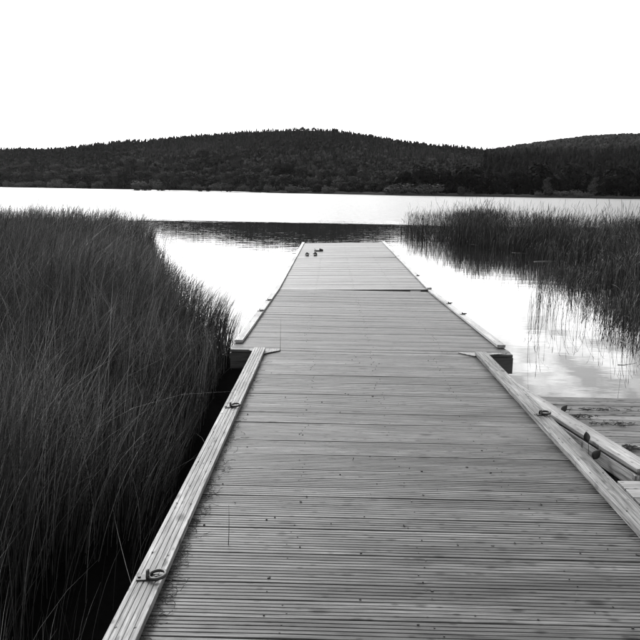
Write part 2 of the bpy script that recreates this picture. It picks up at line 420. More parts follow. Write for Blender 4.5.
CROWN = {0: [crown_mesh('crown', 0, 20 + i, M_CROWN) for i in range(5)], 1: [crown_mesh('crown', 1, 30 + i, M_SHRUB) for i in range(4)],
         2: [crown_mesh('crown', 2, 40 + i, M_CROWN_DARK) for i in range(3)], 3: [crown_mesh('crown', 3, 50 + i, M_CROWN) for i in range(3)],
         4: [crown_mesh('crown', 0, 60 + i, M_CROWN_DARK) for i in range(3)]}
TRUNK = [trunk_mesh(i) for i in range(3)]; STEM = [trunk_mesh(9, .5, .02)]
def shore_tree(px, hpx, kind, back, label, group=None, wpx=None):
    t = tan_of(px); s = shore_y(t); y = s + back if back >= 0 else 562 - 46 * (182 + 562 * t) / (130 + 46 * t); mpp = y / 700.0
    h = hpx * mpp
    nm = {0: 'broadleaf_tree', 1: 'shrub', 2: 'spruce_tree', 3: 'slender_tree', 4: 'dark_tree'}[kind]
    z0 = hill_z(t, y) - .1
    if back < 0: z0 = .15
    o = empty(nm, (t * y, y, z0), (0, 0, random.uniform(0, 6.28) if kind != 1 else random.uniform(-.2, .2)))
    full = {0: .72, 1: 1.75, 2: .46, 3: .42, 4: .72}[kind]
    sx = (wpx * mpp / full) if wpx else h * random.uniform(.95, 1.25)
    for nme, me in (('trunk', random.choice(TRUNK) if kind != 1 else STEM[0]), ('crown', random.choice(CROWN[kind]))):
        c = link(nme, me, None, o); c.scale = (sx, sx if kind != 1 else h, h)
    cat = 'shrub' if kind == 1 else 'tree'
    tag(o, label, cat, group); return o
FEAT = [  # column, height, kind, metres behind the shore, width: the ones that can be told apart
    (147, 12, 1, -205, 27, 'wide angular shrub on the grassy spit across the lake'),
    (161, 5.5, 1, -200, 8, 'small low shrub just right of the wide angular shrub on the spit'),
    (136, 3.6, 1, -202, 4, 'tiny bush on the spit in front of the wide angular shrub'),
    (168.5, 5, 0, -200, 4, 'tiny round tree standing alone on the grassy spit'),
    (299, 8.5, 1, 6, 24, 'long flat topped shrub at the water edge of the far shore'),
    (316, 9, 0, 6, 10, 'small round bush standing between two flat shrubs on the far shore'),
    (331, 8.5, 1, 6, 15, 'low wide bush on far shore beside the small round bush'),
    (343, 11, 0, 14, 10, 'medium rounded tree beside the domed tree on the far shore'),
    (353.5, 15, 0, 12, 13, 'domed dark tree standing forward on the far shore'),
    (396, 11.5, 1, 8, 28, 'broad pale dome shaped bush on the far shore, the nearer to the domed tree'),
    (425, 11.5, 1, 8, 30, 'broad pale dome shaped bush on the far shore, next to the lone small bush'),
    (461, 9.5, 0, 5, 8, 'lone small pale bush on open bank of the far shore'),
    (546, 20, 3, 6, 11, 'slim upright pale tree at the edge of the dark spruce stand'),
    (566, 8, 1, 6, 28, 'long low shrub beneath the dark spruce stand on the shore'),
    (539, 6, 1, 5, 9, 'small bush at the foot of the slim upright pale tree'),
    (592, 20, 3, 10, 11, 'slender pale tree between the long low shrub and the big leaning tree'),
    (587, 6, 1, 5, 10, 'small round bush at the foot of the slender pale tree'),
    (617, 38, 4, 22, 30, 'big broad tree rising in front of the spruce stand on far shore'),
    (402, 24, 4, 26, 24, 'dark rounded tree behind the broad pale bushes, on the side of the domed tree'),
    (424, 28, 4, 30, 24, 'dark tall tree rising behind the second broad pale bush'),
    (379, 22, 0, 26, 20, 'large grey rounded tree behind the domed bush'),
]
for px, h, k, b, wd, lab in FEAT: shore_tree(px, h, k, b, lab, None, wd)
def near_feature(px):
    f = min(FEAT, key=lambda q: abs(q[0] - px)); return f[5].split(' on ')[0].split(' at ')[0].split(' standing')[0].split(' rising')[0].split(',')[0].split(' behind')[0].split(' between')[0].split(' beneath')[0].split(' beside')[0].split(' just')[0].split(' in front')[0]
def row_label(px, h, lo, hi, kind, where, wf=1.1):
    kind = ('narrow ' if wf < 1.05 else 'broad ' if wf > 1.15 else '') + kind
    q = (h - lo) / (hi - lo); size = 'low' if q < .34 else ('mid height' if q < .67 else 'tall')
    lab = size + ' ' + kind + ' ' + where + ', nearest the ' + near_feature(px)
    return ' '.join(lab.split()[:16])
x = -30.0
while x < 700:
    k = 0 if x < 430 else random.choice([2, 4, 4, 2])
    lo, hi = (11, 18) if x < 430 else (22, 36)
    h = random.uniform(lo, hi)
    kn, grp = {0: ('leafy tree', 'leafy trees of the shore belt'), 2: ('dark spruce', 'spruces of the far bank'), 4: ('dark round tree', 'dark trees of the far bank')}[k]
    wf = random.uniform(.95, 1.25); lab = row_label(x, h, lo, hi, kn, 'in the shore belt', wf)
    shore_tree(x, h, k, random.uniform(18, 40), lab, grp, h * wf * {0: .72, 2: .46, 4: .72}[k]); x += random.uniform(6, 11)
x = -30.0
while x < 440:
    h = random.uniform(11, 17); wf = random.uniform(.95, 1.25)
    shore_tree(x, h, 0, random.uniform(55, 110), row_label(x, h, 11, 17, 'leafy tree', 'of the second row', wf), 'leafy trees behind the shore belt', h * wf * .72); x += random.uniform(8, 14)
x = 10.0
while x < 280:
    if not (103 < x < 182):
        h = random.uniform(5, 9)
        shore_tree(x, h, 1, random.uniform(5, 10), row_label(x, h, 5, 9, 'waterline shrub', 'below the belt'), 'shrubs along the far waterline', random.uniform(9, 18))
    x += random.uniform(10, 18)
for px in (199, 208, 221, 229, 251, 258, 268): shore_tree(px, random.uniform(3.5, 7), 0, -195 if px < 243 else 4, 'small bush on the bank beside the bright strip of water', 'small bushes by the bright inlet', random.uniform(4, 8))

# ------------------------------------------------------------------ boards
def board_profile(wd, th, ribs=5, groove=.007, depth=.0026):
    """cross-section of a grooved board, across y; top at z = 0"""
    pitch = wd / ribs; P = []
    for k in range(ribs):
        a = -wd / 2 + k * pitch + groove / 2; b = -wd / 2 + (k + 1) * pitch - groove / 2
        if k == 0: a = -wd / 2 + .002
        if k == ribs - 1: b = wd / 2 - .002
        if k == 0: P.append((-wd / 2, -.003))
        P += [(a, 0), (b, 0)]
        if k < ribs - 1: P += [(b + .0015, -depth), (b + groove - .0015, -depth)]
    P += [(wd / 2, -.003), (wd / 2, -th), (-wd / 2, -th)]
    return P
def extrude_x(prof, length, stations, r, warp=.0015):
    V = []; n = len(prof); Fc = []
    for i in range(stations):
        x = -length / 2 + length * i / (stations - 1)
        dy = r.uniform(-warp, warp); dz = r.uniform(-warp, warp) * .7
        if i in (0, stations - 1): x += r.uniform(-.006, .006)
        V += [(x, p[0] + dy, p[1] + dz) for p in prof]
        if i:
            b = (i - 1) * n
            Fc += [(b + k, b + n + k, b + n + (k + 1) % n, b + (k + 1) % n) for k in range(n)]
    Fc.append(tuple(range(n))); Fc.append(tuple(reversed(range((stations - 1) * n, stations * n))))
    bm = bmesh.new(); me = mesh('plank', V, Fc); bm.from_mesh(me)
    bmesh.ops.recalc_face_normals(bm, faces=bm.faces); bm.to_mesh(me); bm.free()
    return me
def rot90(me):                              # make a board run along y instead of x
    me.transform(Matrix.Rotation(math.pi / 2, 4, 'Z')); return me

def mooring_ring(parent, x, y, z, rz=0, s=1.0):
    """iron plate with an eye; the loose ring lies over on the timber"""
    o = empty('mooring_plate', (x, y, z), (0, 0, rz)); o.parent = parent
    m = MB(); m.box(-.045, .045, -.022, .022, 0, .006)
    for sx in (-.035, .035): m.tube([(sx, 0, .004), (sx, 0, .011)], .007, 6)
    p = m.build('plate', M_IRON, o, .001); p.scale = (s, s, s)
    m = MB(); m.tube([(0, .018 * math.cos(a), .004 + .032 * math.sin(a)) for a in np.linspace(0, math.pi, 9)], .006, 7)
    e = m.build('eye', M_IRON, o, 0, True); e.scale = (s, s, s)
    m = MB(); ring = [(.040 + .035 * math.cos(a), .035 * math.sin(a), .0145 + .003 * math.cos(a)) for a in np.linspace(0, 2 * math.pi, 22, endpoint=False)]
    m.tube(ring, .0075, 8, True)
    q = m.build('ring', M_IRON, o, 0, True); q.scale = (s, s, s)
    return o

def section(name, label, y0, y1, z0, z1, xl, xr, roll, pitch_b, grooved, kerb_w, kerb_h, rail_mat, kerb_y0=None, kerb_y1=None, kerb_in=0, warp=.002, gap_jit=.0022):
    """one rigid run of decking: boards across, kerbs along both sides, frame below. Origin at its near end, middle of the deck"""
    cx = (xl + xr) / 2; ln = math.hypot(y1 - y0, z1 - z0); wd = xr - xl
    S = empty(name, (cx, y0, z0), (math.atan2(z1 - z0, y1 - y0), roll, 0))
    tag(S, label, 'pier', 'linked sections of the wooden pier')
    r = random.Random(hash(label) % 999 if False else int(y0 * 100) + 5)
    n = round(ln / pitch_b); pitch_b = ln / n; bw_ = pitch_b - .0065
    if grooved:
        vari = [extrude_x(board_profile(bw_, .028), wd, 5, r, warp) for _ in range(6)]
    else:
        vari = [extrude_x([(-bw_ / 2, -.003), (-bw_ / 2 + .003, 0), (bw_ / 2 - .003, 0), (bw_ / 2, -.003), (bw_ / 2, -.028), (-bw_ / 2, -.028)], wd, 3, r, warp) for _ in range(4)]
    for v in vari: v.materials.append(M_DECK)
    for i in range(n):
        b = link('plank', vari[r.randrange(len(vari))], None, S)
        b.location = (r.uniform(-.004, .004), (i + .5) * pitch_b + r.uniform(-gap_jit, gap_jit), r.uniform(-.0025, .0015))
        b.rotation_euler = (r.uniform(-.008, .008), r.uniform(-.0006, .0006), r.uniform(-.0012, .0012) + (math.pi if r.random() < .5 else 0))
    # screws: two in each board over each joist
    jx = [-wd / 2 + .09, -wd * .24, .01, wd * .26, wd / 2 - .09]
    m = MB()
    for i in range(n):
        for x in jx:
            for dy in (-.028, .028):
                if r.random() < .35: continue
                px_ = x + r.uniform(-.03, .03); py_ = (i + .5) * pitch_b + dy + r.uniform(-.005, .005); s = .0034
                m.prism([(px_ + s * math.cos(a), py_ + s * math.sin(a)) for a in np.arange(6) * math.pi / 3], -.004, .0016)
    sc = m.build('screw_heads', M_SCREW, S); tag(sc, kind='stuff')
    # frame
    for x in (-wd / 2 + .03, 0, wd / 2 - .03):
        m = MB(); m.box(x - .024, x + .024, .02, ln - .02, -.215, -.034); m.build('joist', M_DARKBEAM, S)
    for y in (-.0, ln - .05):
        m = MB(); m.box(-wd / 2, wd / 2, y + .002, y + .046, -.21, -.036); m.build('end_beam', M_DARKBEAM, S)
    ka = 0 if kerb_y0 is None else kerb_y0; kb = ln if kerb_y1 is None else kerb_y1
    for sgn in (-1, 1):
        xo = sgn * (wd / 2 - kerb_w / 2 - kerb_in)
        cuts = [ka, kb] if kb - ka < 7 else [ka, ka + (kb - ka) * .36, kb]
        for c0, c1 in zip(cuts[:-1], cuts[1:]):
            me = rot90(extrude_x(board_profile(kerb_w, .03, 5, .006, .003), c1 - c0 - .004, 6, r, .0012)); me.name = 'kerb_board'
            k = link('kerb_board', me, rail_mat, S); k.location = (xo, (c0 + c1) / 2, kerb_h)
        m = MB(); q = ka + .03
        m.box(xo - kerb_w * .42, xo + kerb_w * .42, ka + .012, kb - .012, .003, kerb_h - .0305)
        m.build('kerb_spacer', M_BEAM, S)
        m = MB()
        for yy in np.arange(ka + .25, kb - .1, .55):
            for dx in (-.3, .3):
                xx = xo + kerb_w * dx + r.uniform(-.004, .004); y2 = yy + r.uniform(-.03, .03)
                m.prism([(xx + .0045 * math.cos(a), y2 + .0045 * math.sin(a)) for a in np.arange(6) * math.pi / 3], kerb_h - .004, kerb_h + .0018)
        tag(m.build('kerb_screw_heads', M_SCREW, S), kind='stuff')
    return S, ln

DECK_Z0 = .65; SL = -.0081
ZA = lambda y: DECK_Z0 + SL * y
A, lnA = section('pier_section', 'fixed near section of grooved pier decking with two mooring rings on one kerb', -1.2, 7.37, ZA(-1.2), ZA(7.37), -.808, 1.67, 0, .128, True, .122, .05, M_RAIL, 0, 8.50)
B, lnB = section('pier_section', 'sloping hinged pier section with corner plates beside the fixed decking', 7.40, 13.55, .588, .392, -1.08, 1.985, 0, .128, True, .092, .042, M_PALE, .35, None)
C1, lnC1 = section('pier_section', 'level floating pier section between the sloping section and the outermost one', 13.66, 20.43, .390, .388, -1.10, 1.985, -rad(1.1), .128, False, .092, .04, M_PALE)
C2, lnC2 = section('pier_section', 'outermost floating pier section with dark shoes left on it', 20.45, 26.25, .388, .390, -1.10, 1.985, -rad(1.5), .128, False, .092, .04, M_PALE)
# piles under the fixed part, floats under the rest
for yy in (.2, 2.9, 5.6, 8.2):
    for xx in (-1.0, 1.0):
        m = MB(); m.tube([(xx, yy, -2.2), (xx, yy, -.2)], .07, 10); m.build('pile', M_DARKBEAM, A)
for S, ln, d in ((B, lnB, -.19), (C1, lnC1, 0), (C2, lnC2, 0)):
    for k in range(3):
        y0_ = .25 + k * (ln - 1.7) / 2
        m = MB(); m.box(-1.3, 1.3, y0_, y0_ + 1.2, -.62, -.217); m.build('float', M_FLOAT, S, .03)
# triangular corner plates where the sloping section meets the fixed one
for tri in ([(280, 350.6), (262, 354.4), (249, 350.4)], [(458, 352.6), (474.5, 356.5), (507, 353.2)]):
    q = [B.matrix_world.inverted() @ un(a, b, .598) if False else un(a, b, .598) for a, b in tri]
    loc = [(p.x - B.location.x, p.y - B.location.y) for p in q]
    loc = loc + [(loc[2][0], .03), (loc[0][0], .03)]
    m = MB(); m.prism(loc, .004, .012); m.build('corner_plate', M_RAIL, B)
# mooring rings on the kerbs
def on(S, px, py, z, dz=0):
    p = un(px, py, z); return p.x - S.location.x, p.y - S.location.y
wA = (1.67 + .808) / 2
mooring_ring(A, -wA + .058, un(152, 578, .68).y + 1.2, .0505, .12)
mooring_ring(A, -wA + .058, un(226, 408, .65).y + 1.2, .0505, .3)
mooring_ring(A, wA - .066, un(544, 416, .65).y + 1.2, .0505, .25)
wB = (1.985 + 1.10) / 2
for sgn, rows in ((-1, (304.5, 318.5)), (1, (304.5, 318))):
    for py in rows:
        yB = un(320, py, .45).y - 7.40
        mooring_ring(B, sgn * (wB - .055), yB, .0425, .2, .85)
yC = un(409, 277.5, .42).y - 13.66
mooring_ring(C1, wB - .06, yC, .0405, .3, .8)

# ------------------------------------------------------------------ side pontoon and landing stage
KD = Vector((-.19, .98, 0)).normalized()           # direction of the pontoon's oblique edge, away from the camera
P0 = Vector((2.165, 4.66, 0)); KL = 2.30
PZ = .245
Pn = empty('floating_pontoon', (P0.x, P0.y, 0))
tag(Pn, 'low grey plank pontoon with raised timber kerb along its slanting edge', 'pontoon')
r = random.Random(5); y = 0.0; kx = KD.x / KD.y
while y < 2.20:
    wd = r.uniform(.136, .142); x0 = kx * (y + wd / 2) + .06; Lp = 3.4 - x0
    me = extrude_x([(-wd / 2, -.004), (-wd / 2 + .004, 0), (wd / 2 - .004, 0), (wd / 2, -.004), (wd / 2, -.034), (-wd / 2, -.034)], Lp, 5, r, .003)
    b = link('plank', me, M_OLD, Pn); b.location = (x0 + Lp / 2, y + wd / 2, PZ + r.uniform(-.003, .003)); b.rotation_euler = (r.uniform(-.01, .01), 0, r.uniform(-.003, .003))
    y += wd + r.uniform(.006, .011)
ang = math.atan2(-KD.x, KD.y)
def along(name, u0, u1, v0, v1, z0, z1, mat, bev=.003):
    m = MB(); m.box(v0, v1, u0, u1, z0, z1); o = m.build(name, mat, Pn, bev); o.rotation_euler = (0, 0, ang); return o
me = rot90(extrude_x(board_profile(.158, .028, 1, .002, .001), KL, 6, r, .002)); me.name = 'kerb_board'
k = link('kerb_board', me, M_PKERB, Pn); k.rotation_euler = (0, 0, ang); k.location = KD * (KL / 2) + Vector((.079, .015, .42))
for u in (.015, .55, 1.1, 1.65, 2.15): along('spacer_block', u + .01, u + .09, .02, .14, .366, .3915, M_DARKBEAM)
along('kerb_beam', .012, KL - .02, .012, .085, .255, .365, M_BEAM)
along('side_beam', .03, KL - .03, .06, .10, .0, .25, M_DARKBEAM)
m = MB(); m.box(.0, 3.3, .02, .07, .19, .362) ; m.build('end_beam', M_BEAM, Pn, .003)
for x0 in (.35, 2.2):
    m = MB(); m.box(x0, x0 + .9, .25, 1.9, -.35, .208); m.build('float', M_FLOAT, Pn, .03)

Ls = empty('landing_stage', (2.01, 3.1, 0))
tag(Ls, 'small boxy timber landing stage beside the pontoon beam end', 'landing stage')
for i in range(11):
    m = MB(); m.box(0, 1.5, .005 + i * .1365, .137 + i * .1365, .328, .356); m.build('plank', M_STAGE, Ls, .002)
m = MB(); m.box(.004, .05, .01, 1.49, .20, .3265); m.build('fascia', M_BEAM, Ls, .003)
m = MB(); m.box(.05, 1.49, 1.44, 1.488, .20, .3265); m.build('end_fascia', M_BEAM, Ls, .003)
m = MB(); m.box(.06, .16, .85, 1.08, .357, .42); m.build('mooring_block', M_BEAM, Ls, .004)
m = MB(); m.box(.2, 1.3, .1, 1.35, -.3, .3); m.build('float', M_FLOAT, Ls, .03)

# ------------------------------------------------------------------ reeds
def in_poly(P, poly):
    x, y = P[:, 0], P[:, 1]; c = np.zeros(len(P), bool); n = len(poly)
    for i in range(n):
        x1, y1 = poly[i]; x2, y2 = poly[(i + 1) % n]
        k = ((y1 > y) != (y2 > y)) & (x < (x2 - x1) * (y - y1) / (y2 - y1 + 1e-12) + x1); c ^= k
    return c
def smooth_noise(P, sc, seed):
    r = np.random.default_rng(seed); v = np.zeros(len(P))
    for k in range(5):
        a = r.uniform(0, 6.28); f = sc * r.uniform(.6, 1.9); ph = r.uniform(0, 6.28)
        v += np.sin((P[:, 0] * math.cos(a) + P[:, 1] * math.sin(a)) * f + ph)
    return v / 3.2
def scatter(poly, dens):
    p = np.array(poly); lo = p.min(0); hi = p.max(0); n = int((hi - lo).prod() * dens)
    P = rng.uniform(lo, hi, (n, 2)); return P[in_poly(P, poly)]
def blades(P, H, lean, curve, R, S, sides, tone, z0=-.12, head=False):
    """P base xy, H height, lean / curve (n,2) horizontal offset as part of the height, linear and quadratic"""
    n = len(P); t = np.linspace(0, 1, S + 1)
    if head: t = np.array([0, .3, .6, .8, .88, .94, 1.0]); S = 6
    t = t[None, :, None]
    H_ = H[:, None, None]
    xy = P[:, None, :] + H_ * (lean[:, None, :] * t + curve[:, None, :] * t ** 2.4)
    drop = 1 - .38 * np.linalg.norm(curve, axis=1)[:, None, None] * t ** 2.6
    z = z0 + (H_ + .12) * t * drop
    C = np.concatenate([xy, z], 2)                                  # n,S+1,3
    rr = (R[:, None] * (np.interp(t[0, :, 0], [0, .5, .8, .88, .94, 1], [1, .8, .5, 1.1, 1.3, .15]) if head else np.interp(t[0, :, 0], [0, .5, .85, 1], [1, .85, .45, .08]))[None, :])[:, :, None]
    ph = rng.uniform(0, 6.28, n)
    ring = []
    for k in range(sides):
        a = ph + 2 * math.pi * k / sides
        off = np.stack([np.cos(a), np.sin(a), np.zeros(n)], 1)[:, None, :]
        ring.append(C + off * rr)
    V = np.stack(ring, 2).reshape(-1, 3)                            # n,S+1,sides,3
    base = (np.arange(n) * (S + 1) * sides)[:, None, None]
    i = np.arange(S)[None, :, None] * sides; k = np.arange(sides)[None, None, :]; k2 = (k + 1) % sides
    if sides == 2: k = k[:, :, :1]; k2 = k2[:, :, :1]
    Q = np.stack([base + i + k, base + i + k2, base + i + sides + k2, base + i + sides + k], -1).reshape(-1, 4)
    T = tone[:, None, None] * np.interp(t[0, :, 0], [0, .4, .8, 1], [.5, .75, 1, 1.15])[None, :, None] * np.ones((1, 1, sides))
    return V, Q, np.clip(T.ravel(), 0, 2)
mud_shade = [(-.5, -1), (-.5, 8.7), (-1.1, 9.0), (-1.6, 9.6), (-2.0, 10.8), (-3.1, 13.6), (-5.4, 20), (-7.6, 27), (-9.0, 30.5), (-12, 31.5), (-26, 31.5), (-26, -1)]  # reed mud, carried on under the pier edge to paint the shaded water black
m = MB(); m.prism(mud_shade, -.3, .035); tag(m.build('mud_and_shade_sheet', plain('black_mud_shade', .003, .95, 0)), kind='structure')
def reed_bed(name, polys, label, hmean, wind, seed, spl=1.0, edge=None, tk=1.0, taper=1.7, low=.5, head=False):
    """polys: (polygon, density, radius, segments, sides, height factor, leaf share)"""
    Vs = []; Qs = []; Ts = []; off = 0
    for poly, dens, R0, S, sides, hf in polys:
        P = scatter(poly, dens)
        nz = smooth_noise(P, .9, seed); n2 = smooth_noise(P, 2.6, seed + 1)
        keep = rng.random(len(P)) < np.clip(.66 + .6 * n2 + .25 * nz, .06, 1); P = P[keep]; nz = nz[keep]; n2 = n2[keep]
        n = len(P)
        H = hmean * hf * np.clip(1 + .13 * nz + .10 * n2 + rng.normal(0, .11, n), .5, 1.4)
        la = smooth_noise(P, .55, seed + 2) * 1.7 + rng.normal(0, .7, n); mag = np.abs(rng.normal(.05, .07, n))
        lean = np.stack([np.cos(la), np.sin(la)], 1) * mag[:, None] + np.array(wind) * .4
        ca = smooth_noise(P, .8, seed + 4) * 2.4 + rng.normal(0, 1.0, n); cm = np.abs(rng.normal(.12, .24, n)) + .02
        curve = np.stack([np.cos(ca), np.sin(ca)], 1) * cm[:, None] + np.array(wind)
        tc_ = scatter(poly, 2.2 if R0 < .004 else 1.1); dmin = np.full(n, 9e9); rv = np.zeros((n, 2))
        for c_ in tc_:
            dv = P - c_; dd = (dv ** 2).sum(1); kk = dd < dmin; dmin[kk] = dd[kk]; rv[kk] = dv[kk]
        dm = np.sqrt(dmin)[:, None] + 1e-6; splay = rv / dm * np.clip(dm / .5, 0, 1)
        lean = lean + splay * .13 * spl; curve = (curve + spl * splay * rng.uniform(.05, .38, n)[:, None]) * np.interp(P[:, 1], [3, 9], [.55, 1])[:, None]
        if edge is not None:                # the bed thins and drops towards its open edge
            de = np.full(n, 9e9)
            for (x1, y1), (x2, y2) in zip(edge[:-1], edge[1:]):
                vx, vy = x2 - x1, y2 - y1; u = np.clip(((P[:, 0] - x1) * vx + (P[:, 1] - y1) * vy) / (vx * vx + vy * vy), 0, 1)
                de = np.minimum(de, np.hypot(P[:, 0] - x1 - u * vx, P[:, 1] - y1 - u * vy))
            k_ = np.clip(de / (taper * np.interp(P[:, 1], [3, 9, 20, 31], [.35, 1, 1, .3])), 0, 1); k_ = k_ * k_ * (3 - 2 * k_)
            H = H * (low + (1 - low) * k_) * np.where(rng.random(n) < .06, 1.35, 1)
            lean[:, 0] = np.where(P[:, 0] < 0, np.minimum(lean[:, 0], .10 + .3 * k_), lean[:, 0]); curve[:, 0] = np.where(P[:, 0] < 0, np.minimum(curve[:, 0], .22 + .5 * k_), curve[:, 0])
        brk = rng.random(n) < .03; curve[brk] *= 2.0
        H = H * (1.06 - .14 * np.clip(dm[:, 0] / .5, 0, 1.2))
        tone = np.clip(.46 + .22 * smooth_noise(P, 1.4, seed + 6) + rng.normal(0, .2, n), .05, 1.1)
        tone = np.where(rng.random(n) < .22, tone * 2.0 + .25, tone * .6); tone = np.where(rng.random(n) < .006, 1.4, tone) * tk
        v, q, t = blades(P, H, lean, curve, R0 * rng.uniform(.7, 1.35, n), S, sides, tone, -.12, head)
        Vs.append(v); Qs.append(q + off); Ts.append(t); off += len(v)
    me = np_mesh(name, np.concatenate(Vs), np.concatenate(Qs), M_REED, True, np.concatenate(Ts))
    return tag(link(name, me), label, 'reeds', kind='stuff')
LB = [(-1.05, .6), (-1.1, 4), (-1.26, 7.2), (-1.34, 9.2), (-1.6, 10.8), (-2.75, 13.6), (-5.0, 20), (-7.2, 28), (-8.2, 32.5)]
def band(y0, y1, edge, left):
    ys = [p[1] for p in edge]; xs = [p[0] for p in edge]
    yy = np.unique(np.clip(np.array([y0] + [p for p in ys if y0 < p < y1] + [y1]), y0, y1))
    e = [(float(np.interp(v, ys, xs)), float(v)) for v in yy]
    return e + [(left(y1), y1), (left(y0), y0)]
reed_bed('reed_bed', [
    (band(.6, 5.0, LB, lambda y: -.62 * y - 2.4), 1050, .0021, 7, 3, .95),
    (band(5.0, 10.0, LB, lambda y: -.6 * y - 2.0), 650, .0025, 6, 3, 1.0),
    (band(10.0, 18.0, LB, lambda y: -.56 * y - 2.0), 330, .0036, 5, 2, 1.08),
    (band(18.0, 32.5, LB, lambda y: -.56 * y - 3.0), 120, .007, 4, 2, 1.2),
    ([(-1.32, 7.8), (-1.22, 8.8), (-1.35, 10.5), (-2.5, 13.8), (-4.5, 20), (-7, 30), (-7.8, 30), (-5.3, 20), (-2.9, 13.6), (-1.8, 10.6), (-1.6, 9)], 60, .0026, 5, 3, .8),
], 'dark dense reed bed sweeping along the near kerb side of the pier', 1.3, (.045, .02), 3, 1.0, LB)
RB = [(6.4, 11.2), (5.6, 11.6), (5.15, 12.4), (5.35, 14.5), (5.9, 17.5), (7.0, 21.5), (7.5, 24.2), (6.7, 27.6), (5.0, 33), (3.6, 38.6)]
RBd = RB + [(8, 41.5), (11.5, 33), (14.5, 27), (16, 24), (12, 14), (9, 11.0)]
reed_bed('reed_bed', [
    (RBd, 190, .0045, 5, 2, 1.0),
    ([(4.7, 10.1), (4.45, 11.2), (4.1, 12.4), (3.9, 13.3), (4.5, 15), (5.3, 18), (6.2, 21), (7.2, 21.5), (6.0, 17), (5.4, 14), (5.1, 11.5), (5.6, 10.2)], 70, .0028, 5, 3, .8),
    ([(3.55, 12.4), (3.75, 12.2), (4.0, 13.4), (3.8, 13.6)], 60, .003, 5, 3, .8),
    ([(4.2, 38), (4.6, 36), (7.4, 24.5), (8.3, 23), (14, 26), (8, 42)], 7, .005, 5, 3, 1.12),
], 'tall dark reed bed standing in open water across from the kerb with one ring', 1.42, (-.03, .0), 23, .3, RB, .33, 2.6, .34, True)

# ------------------------------------------------------------------ small things
def stem(name, pts, r0, mat, label, cat, group=None, curl=False):
    m = MB(); n = len(pts); m.tube(pts, [r0 * (1 - .75 * i / (n - 1)) for i in range(n)], 5)
    o = m.build(name, mat, None, 0, True); return tag(o, label, cat, group)
def bez(a, b, c, n=9): return [a * (1 - t) ** 2 + b * 2 * t * (1 - t) + c * t * t for t in np.linspace(0, 1, n)]
zA = lambda y: ZA(y)
# dead stem lying over the left kerb, thin stems standing up out of the deck gaps
a = un(112, 505, .03); b = at_y(122, 585, 2.5); c = un(152, 644, zA(2.3) + .01)
stem('dead_reed', bez(a, at_y(128, 590, 2.48), c), .0025, M_GRASS, 'long dead reed stem bent over the kerb below the ring', 'reed stem')
for px, p0, p1, yy, lab in ((228, 545, 505, None, 'thin grass stem standing up from the fixed decking'), (280, 351, 318, None, 'thin grass stem standing up at the hinge of the pier')):
    f = un(px, p0, zA(3.2) if p0 > 400 else .592); t = at_y(px + .6, p1, f.y)
    stem('grass_stem', bez(f - Vector((0, 0, .03)), (f + t) / 2 + Vector((.006, 0, 0)), t), .0022, M_GRASS, lab, 'grass stem')
# curled dead grass caught along the inner foot of the left kerb
m = MB(); r = random.Random(12)
for _ in range(150):
    yy = r.choice([r.uniform(2.2, 4.6), r.uniform(2.2, 7.2), r.gauss(3.6, .25), r.gauss(2.75, .2)]); yy = max(2.1, min(7.25, yy))
    p = Vector((-.672 + abs(r.gauss(0, .022)), yy, zA(yy) + .004)); pts_ = [p.copy()]; a = r.uniform(0, 6.28); st = r.uniform(.006, .014)
    for k in range(7):
        a += r.uniform(-.9, .9); p = p + Vector((math.cos(a) * st, math.sin(a) * st, r.uniform(-.004, .006))); p.x = max(p.x, -.679); p.z = max(p.z, zA(p.y) + .003); pts_.append(p.copy())
    m.tube(pts_, .0013, 3)
tag(m.build('dry_grass_litter', M_GRASS), 'curled dead grass caught along the inner foot of the kerb', 'grass litter', kind='stuff')
# crumbs and seed husks on the decking
m = MB(); r = random.Random(14)
for _ in range(90):
    yy = 2.2 + 5 * r.random() ** 1.2; xx = r.uniform(-.68, 1.5); s = r.uniform(.0015, .0042); a0 = r.uniform(0, 6.28); el = r.uniform(1, 2.6)
    z = zA(yy) + .002
    m.prism([(xx + s * el * math.cos(q) * math.cos(a0) - s * math.sin(q) * math.sin(a0), yy + s * el * math.cos(q) * math.sin(a0) + s * math.sin(q) * math.cos(a0)) for q in np.arange(6) * math.pi / 3], z - .002, z + s * .6)
tag(m.build('leaf_crumbs', M_WEED), 'dark crumbs of leaf scattered over the near decking', 'leaf litter', kind='stuff')

# broad leaves on stems rising in the gap between pier and pontoon
def water_leaf(px, py, yy, wpx, hpx, tilt, lab):
    c = at_y(px, py, yy); s = yy / 700; h = hpx * s; wd = wpx * s
    o = empty('water_plant', (c.x, c.y, 0))
    ux, uz = math.cos(tilt), math.sin(tilt); V = []; Fc = []; n = 9
    for i in range(n):
        t = i / (n - 1); k = math.sin(math.pi * t ** .8) * .5 * (1 - .15 * t); a = (t - .5) * h
        for j in (-1, 0, 1):
            lx = j * k * wd; d = .12 * wd * (abs(j)) + .1 * h * (t - .5) ** 2
            V.append((lx * ux - a * uz, d + .012 * math.sin(t * 3), lx * uz + a * ux))
        if i:
            b_ = (i - 1) * 3; Fc += [(b_, b_ + 1, b_ + 4, b_ + 3), (b_ + 1, b_ + 2, b_ + 5, b_ + 4)]
    me = mesh('leaf', V, Fc, M_LEAF, True); lf = link('leaf', me, None, o); lf.location = (0, 0, c.z)
    sm = lf.modifiers.new('thickness', 'SOLIDIFY'); sm.thickness = .0015
    bx_, bz_ = (.5 * h * uz, -.5 * h * ux)
    m = MB(); m.tube(bez(Vector((.05, -.02, -.15)), Vector((.03, 0, c.z * .6)), Vector((bx_, .005, c.z + bz_ + .004))), [.0035 - .0002 * i for i in range(9)], 6)
    m.build('stem', M_LEAF, o, 0, True)
    return tag(o, lab, 'water plant')
water_leaf(565, 409, 6.05, 6.5, 10, -.55, 'small tilted dark water plant leaf seen against the pontoon kerb beside washed up weed')
